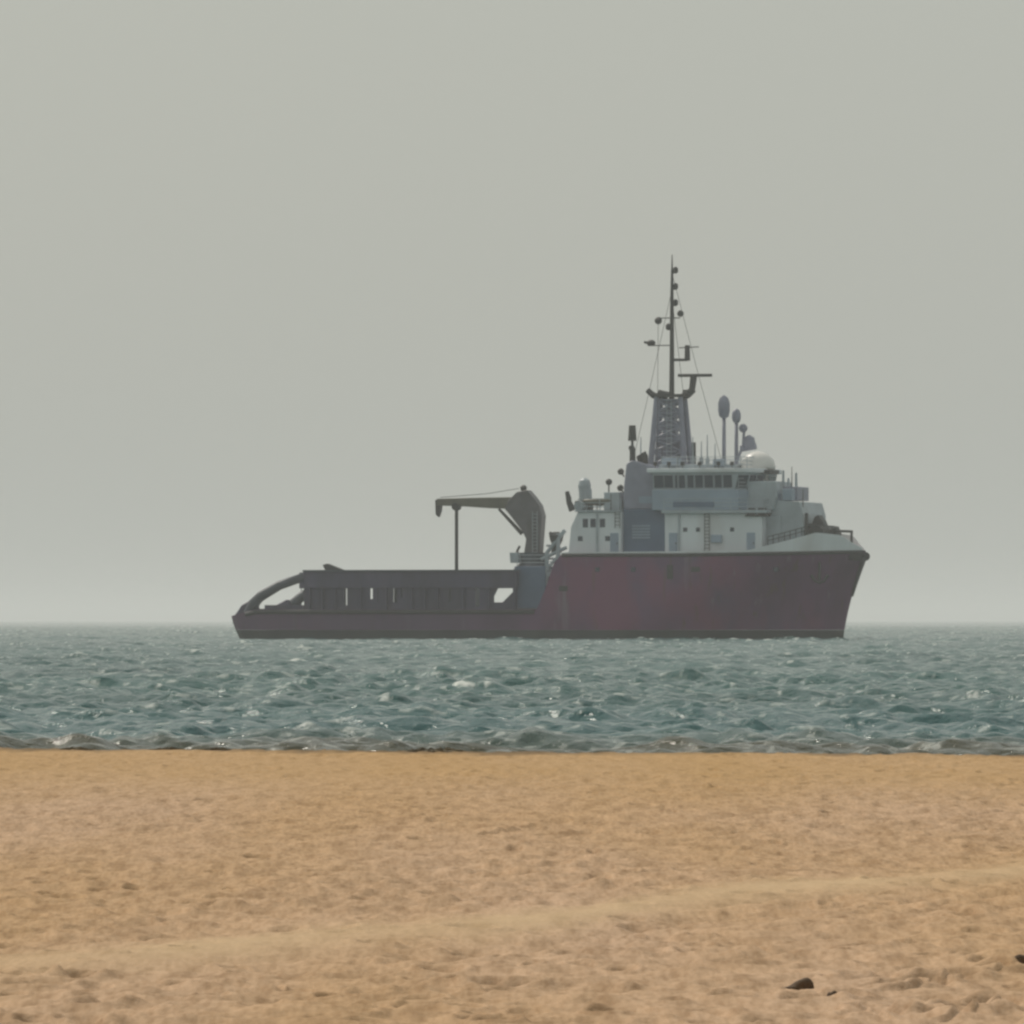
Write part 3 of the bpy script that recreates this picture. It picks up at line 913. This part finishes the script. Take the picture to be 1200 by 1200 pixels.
# ---- mast
mx, my = L(786, 0), 0.0
zm0, zm1 = Z4, H(470)
def mast_tower(bm):
    hw0, hw1 = 1.62, 1.15
    n_ = 5
    def half_w(z):
        t = (z - zm0) / (zm1 - zm0)
        return hw0 + (hw1 - hw0) * t
    for sx_ in (-1, 1):
        for sy_ in (-1, 1):
            tube(bm, [(mx + sx_ * hw0, my + sy_ * 1.2, zm0), (mx + sx_ * hw1, my + sy_ * .8, zm1 + .3)], .3, .24, seg=8)
    prev = None
    for k in range(n_ + 1):
        z = zm0 + (zm1 - zm0) * k / n_
        h_ = half_w(z)
        yy = 1.2 - .4 * k / n_
        for sy_ in (-1, 1):
            tube(bm, [(mx - h_, my + sy_ * yy, z), (mx + h_, my + sy_ * yy, z)], .12, seg=6)
        if prev:
            pz, ph, py_ = prev
            for sy_ in (-1, 1):
                tube(bm, [(mx - ph, my + sy_ * py_, pz), (mx + h_, my + sy_ * yy, z)], .12, seg=6)
                tube(bm, [(mx + ph, my + sy_ * py_, pz), (mx - h_, my + sy_ * yy, z)], .12, seg=6)
        prev = (z, h_, yy)
    # plated trunk inside the legs
    prism(bm, [(mx - 1.3, zm0), (mx + 1.3, zm0), (mx + 1.2, H(522)), (mx + .6, H(508)), (mx + .3, zm1), (mx - .3, zm1), (mx - .6, H(506)), (mx - 1.2, H(518))], my - .5, my + .5)
mast = make('mast', 'mast', root, mast_tower)
def crow(bm):
    z = H(465)
    box(bm, mx - 1.3, mx + 1.6, -1.2, 1.2, zm1 + .3, zm1 + .55)
    for s_ in (-1, 1):
        tube(bm, [(mx + s_ * .9, 0, zm1 + .2), (mx + s_ * 1.7, 0, H(464)), (mx + s_ * 2.25, 0, H(458))], .34, .26)
    tube(bm, [(mx - .3, 0, zm1 + .4), (mx - 1.2, 0, H(461))], .4, .3)
mp_ = make('mast_platform', 'dark', mast, crow)
pole = make('mast_pole', 'dark', mast, lambda bm: [tube(bm, [(mx + .1, 0, zm1), (mx + .12, 0, H(415))], .26, .22), tube(bm, [(mx + .12, 0, H(415)), (mx + .12, 0, H(352))], .22, .17), tube(bm, [(mx + .12, 0, H(352)), (mx + .14, 0, H(318))], .17, .11), tube(bm, [(mx + .14, 0, H(318)), (mx + .14, 0, H(300))], .09, .04)])
for py in (318, 337, 356, 384):
    s_ = 1 if py < 380 else -1
    make('navigation_light', 'dark', mast, lambda bm: [lathe(bm, [(.12, H(py) - .3), (.24, H(py) - .2), (.24, H(py) + .15), (.1, H(py) + .3)], mx + .12 + s_ * .36, 0, 10), box(bm, mx + .1 - (.45 if s_ < 0 else 0), mx + .1 + (.45 if s_ > 0 else 0), -.06, .06, H(py) - .34, H(py) - .26)])
def yard(bm, py, x0, x1):
    tube(bm, [(mx + x0, 0, H(py)), (mx + x1, 0, H(py))], .05)
make('signal_yard', 'dark', mast, lambda bm: yard(bm, 374, -1.25, .9))
make('signal_yard', 'dark', mast, lambda bm: yard(bm, 406, -2.2, .2))
make('antenna', 'dark', mast, lambda bm: [ball(bm, (L(771.5, 0), 0, H(377)), .36)])
make('antenna', 'dark', mast, lambda bm: [ball(bm, (L(797.5, 0), 0, H(369)), .32)])
make('antenna', 'dark', mast, lambda bm: [ball(bm, (L(763, 0), 0, H(403)), .34, (1.3, 1, .9)), tube(bm, [(L(755, 0), 0, H(402)), (L(763, 0), 0, H(403))], .12)])
make('antenna', 'dark', mast, lambda bm: [tube(bm, [(L(805.5, 0), 0, H(424)), (L(805.5, 0), 0, H(406))], .28, .24, seg=10), tube(bm, [(mx, 0, H(423)), (L(806, 0), 0, H(423))], .13), tube(bm, [(L(796, 0), 0, H(409)), (L(819, 0), 0, H(408))], .05)])
def radar(bm):
    tube(bm, [(mx + 1.2, 0, zm1 + .4), (L(811, 0), 0, H(458)), (L(813, 0), 0, H(442))], .3, .34)
    box(bm, L(795, 0), L(834, 0), -.25, .25, H(443), H(439.5))
make('radar_scanner', 'dark', mast, radar, bevel=.03)
make('radar_scanner', 'dark', mast, lambda bm: [box(bm, mx + 1.2, L(806, 0), -.2, .2, H(463), H(458)), ball(bm, (L(804, 0), 0, H(463)), .4)])

# communications gear on the wheelhouse roof
def satstick(px, y_, zt, zb, r, m):
    return make('satellite_antenna', m, root, lambda bm: [tube(bm, [(L(px, y_), y_, Z4 - .6), (L(px, y_), y_, zb)], .2, .17),
                                                         lathe(bm, [(.15, zb - .1), (r * .8, zb + .1), (r, zb + (zt - zb) * .3), (r, zb + (zt - zb) * .65), (r * .7, zb + (zt - zb) * .88), (.08, zt)], L(px, y_), y_, 16)], smooth=True)
satstick(848.5, -1, H(465), H(491), .55, 'mast')
satstick(863, 1.2, H(480), H(496), .42, 'mast')
make('searchlight', 'mast', root, lambda bm: [tube(bm, [(L(862, 1), 1, H(545)), (L(871, 1), 1, H(523)), (L(872, 1), 1, H(505))], .13), ball(bm, (L(871, 1), 1, H(503)), .42), tube(bm, [(L(868, 1), 1, H(527)), (L(886, 1), 1, H(524))], .3), lathe(bm, [(.5, H(528)), (.62, H(522)), (.5, H(514)), (.1, H(511))], L(878, 1), 1, 12)])
for px, t_, yy in ((812, 514, -3), (822, 519, -2), (829, 510, 2), (751, 512, 3), (838, 520, 3.5)):
    make('whip_antenna', 'grey', root, lambda bm: [tube(bm, [(L(px, yy), yy, H(551)), (L(px, yy), yy, H(t_))], .09, .04), tube(bm, [(L(px, yy), yy, H(551)), (L(px, yy), yy, H(538))], .2, .2)])
make('antenna', 'dark', root, lambda bm: [tube(bm, [(L(813, -2), -2, H(548)), (L(813, -2), -2, H(520))], .22, .2)])

# rigging, ladders, pipes and deck gear
for a_, c_ in (((mx + .14, 0, H(322)), (L(848, -3), -3, H(551))), ((mx + .14, 0, H(340)), (L(740, 2), 2, H(548))),
               ((mx + .14, 0, H(352)), (L(812, 4), 4, H(551))), ((mx - 1.2, 0, H(374)), (L(770, -3), -3, H(551)))):
    make('stay_wire', 'dark', mast, lambda bm: tube(bm, [a_, Vector(a_).lerp(Vector(c_), .5) + Vector((0, 0, -.15)), c_], .022, seg=4))
def ladder(bm, x, y_, z0, z1, w_=.45):
    for s_ in (-1, 1):
        tube(bm, [(x + s_ * w_ / 2, y_, z0), (x + s_ * w_ / 2, y_, z1)], .035, seg=5)
    z = z0 + .3
    while z < z1:
        tube(bm, [(x - w_ / 2, y_, z), (x + w_ / 2, y_, z)], .025, seg=4)
        z += .32
make('ladder', 'grey', mast, lambda bm: ladder(bm, mx + .2, -1.35, zm0, zm1))
make('ladder', 'grey', crane, lambda bm: ladder(bm, L(630, cy), cy - .95, H(651), H(600)))
make('ladder', 'dark', fore, lambda bm: ladder(bm, L(829, -W), -W - .15, Z0, Z1))
make('ladder', 'dark', house, lambda bm: ladder(bm, L(724, -W), -W - .15, H(620), H(600)))
make('drain_pipe', 'grey', fore, lambda bm: tube(bm, [(L(796, -W), -W - .1, Z0 + .2), (L(796, -W), -W - .1, Z1 - .1)], .09))
make('drain_pipe', 'grey', house, lambda bm: tube(bm, [(L(700, -W), -W - .1, Z0 + .2), (L(700, -W), -W - .1, H(603))], .09))
make('vent_box', 'bluelight', fore, lambda bm: box(bm, L(840, -W) - .5, L(840, -W) + .5, -W - .3, -W - .004, H(637), H(628)), bevel=.04)
for px in (806, 812):
    make('life_raft', 'grey', root, lambda bm: tube(bm, [(L(px, -6.1) - .2, -6.1, H(596)), (L(px, -6.1) + .3, -6.1, H(596))], .24, seg=10))
make('boom_cable', 'dark', crane, lambda bm: tube(bm, [(L(608, cy), cy, H(573)), (L(570, cy), cy, H(579)), (L(516, cy), cy, H(583))], .03, seg=5))
make('railing', 'grey', crane, lambda bm: railing(bm, [(L(606, -5.6), -5.6), (L(639, -5.6), -5.6)], H(664)))
make('railing', 'grey', root, lambda bm: railing(bm, [(L(640, -6.5), -6.5), (L(660, -6.5), -6.5)], H(672)))
make('sheave', 'dark', bo, lambda bm: tube(bm, [(L(535, cy), cy - .45, H(594)), (L(535, cy), cy + .45, H(594))], .36, seg=12))
make('ventilator', 'grey', root, lambda bm: lathe(bm, [(.25, Z0), (.25, H(636)), (.5, H(634)), (.42, H(630))], L(934, -4.6), -4.6, 10))
make('bollard', 'dark', root, lambda bm: lathe(bm, [(.3, Z0), (.25, H(640)), (.4, H(638)), (.4, H(636))], L(980, -1), -1, 10))

def bulwark_rail(bm):
    pts = []
    for k in range(13):
        x = L(902, -5.6) + (L(984, -2) - L(902, -5.6)) * k / 12
        hb = hull_pt(s_of(x), 1.0)[1]
        z = ztop(x) + bulwark_top(x) + .1
        pts.append((x, -hb - .02, z))
        tube(bm, [(x, -hb - .02, z), (x, -hb - .02, z + .75)], .045, seg=5)
    for q in (.4, .75):
        tube(bm, [(p[0], p[1], p[2] + q) for p in pts], .04, seg=5)
make('railing', 'dark', root, bulwark_rail)
for px, zt_, r_, yf_ in ((950, 615, .3, -2.8), (969, 622, .25, -1), (978, 620, .2, -.4), (938, 592, .25, -2.8)):
    make('mooring_fitting', 'dark', root, lambda bm: lathe(bm, [(r_, Z0), (r_ * .8, H(zt_) - .4), (r_ * 1.5, H(zt_) - .3), (r_ * 1.4, H(zt_))], L(px, yf_), yf_, 10))
for px, zz, w_, h_ in ((905, 590, 1.2, .8), (923, 586, .9, .9), (786, 545, 1.6, .5), (842, 546, 1.0, .5)):
    make('deck_box', 'bluelight', root, lambda bm: box(bm, L(px, -4.2) - w_ / 2, L(px, -4.2) + w_ / 2, -4.39, -3.2, H(zz) - .2, H(zz) + h_), bevel=.04)
for k, px in enumerate((768, 784, 800, 820, 842, 858)):
    make('floodlight', 'dark', wh, lambda bm: [box(bm, L(px, -5.9) - .16, L(px, -5.9) + .16, -6.05, -5.8, H(551) + .25, H(551) + .6), tube(bm, [(L(px, -5.9), -5.9, H(551)), (L(px, -5.9), -5.9, H(551) + .3)], .04)])
for px, t_, yy in ((776, 527, -3.5), (794, 530, -4.5), (838, 536, -5), (756, 530, -4.4), (900, 560, -3), (928, 548, 1), (941, 575, -3.5), (716, 580, -5.2), (700, 586, -5.5)):
    make('whip_antenna', 'dark', root, lambda bm: tube(bm, [(L(px, yy), yy, H(t_) - 2.2), (L(px, yy), yy, H(t_))], .07, .03, seg=5))
make('cable_reel', 'grey', root, lambda bm: tube(bm, [(L(678, -5.6), -5.6, H(594)), (L(678, -5.6), -4.4, H(594))], .45, seg=12))
make('rescue_boat', 'crane', root, lambda bm: lathe(bm, [(.05, H(594)), (.6, H(592)), (.8, H(588)), (.7, H(586))], L(703, -4.5), -4.5, 14, 2.2, .9), smooth=True)

# ------------------------------------------------------------------ small things on the beach
def top_at(x, y_):
    return float(beach_height(np.array([[x]]), np.array([[y_]]))[0, 0])

def stone(px, py, w_, h_, seed, label, wedge=.4):
    x, y_ = at_beach(px, py)
    bm = bmesh.new()
    bmesh.ops.create_icosphere(bm, subdivisions=3, radius=1)
    rr = random.Random(seed)
    ph = [rr.uniform(0, 6) for _ in range(6)]
    for v in bm.verts:
        c = v.co
        k = 1 + .18 * math.sin(3 * c.x + ph[0]) * math.cos(2.5 * c.y + ph[1]) + .10 * math.sin(7 * c.z + 5 * c.x + ph[2])
        q = max(0.12, 1 + wedge * c.x * (1 if c.z > 0 else 0)) if wedge < .5 else max(.06, .1 + 1.25 * ((c.x + 1) / 2) ** 1.4)
        v.co = Vector((c.x * k * w_ / 2, c.y * k * w_ * .4, c.z * k * h_ * .75 * q))
    o = obj('beach_stone', bm, 'stone', None, smooth=True)
    o.location = (x, y_, top_at(x, y_) + h_ * .08)
    o['label'] = label
    o['category'] = 'stone'
    o['group'] = 'dark stones lying on the sand'
    return o
stone(934, 1151, .12, .088, 3, 'dark brown wedge shaped stone, largest and leftmost of the stones on the sand', .8)
stone(975, 1160, .06, .05, 5, 'small brown stone on the sand just right of the wedge shaped stone', .1)
stone(1194, 1127, .10, .055, 9, 'dark flat stone on the sand at the right edge of the photo', -.2)

def wrack(px, w_, h_, seed, label):
    x, y_ = (px - 600) / FPX * 100.0, 100.0 + random.uniform(-.3, .3)
    rr = random.Random(seed)
    bm = bmesh.new()
    for k in range(int(70 * w_) + 20):
        a = rr.uniform(-1, 1)
        p = Vector((a * w_ / 2, rr.uniform(-.2, .2), 0))
        hh = h_ * (1 - abs(a) ** 2.5) * rr.uniform(.35, 1)
        d = Vector((rr.uniform(-1, 1), rr.uniform(-.6, .6), 0)) * .12
        tube(bm, [p - d, p + Vector((0, 0, hh)), p + d + Vector((0, 0, hh * .3))], .012, .006, seg=4)
    ball(bm, (0, 0, 0), 1, (w_ * .46, .2, h_ * .6))
    o = obj('seaweed_heap', bm, 'weed')
    o.location = (x, y_, top_at(x, y_) - .005)
    o['label'] = label
    o['category'] = 'seaweed'
    o['group'] = 'heaps of dark seaweed along the waterline'
wrack(509, .80, .06, 1, 'widest dark brown seaweed heap on the sand edge below the ship')
wrack(196, .34, .035, 2, 'small dark seaweed heap on the sand edge, middle of three left of the ship')
wrack(88, .26, .035, 3, 'leftmost small dark seaweed heap on the sand edge by the water')
wrack(255, .28, .03, 4, 'small dark seaweed heap on the sand edge just below the stern of the ship')
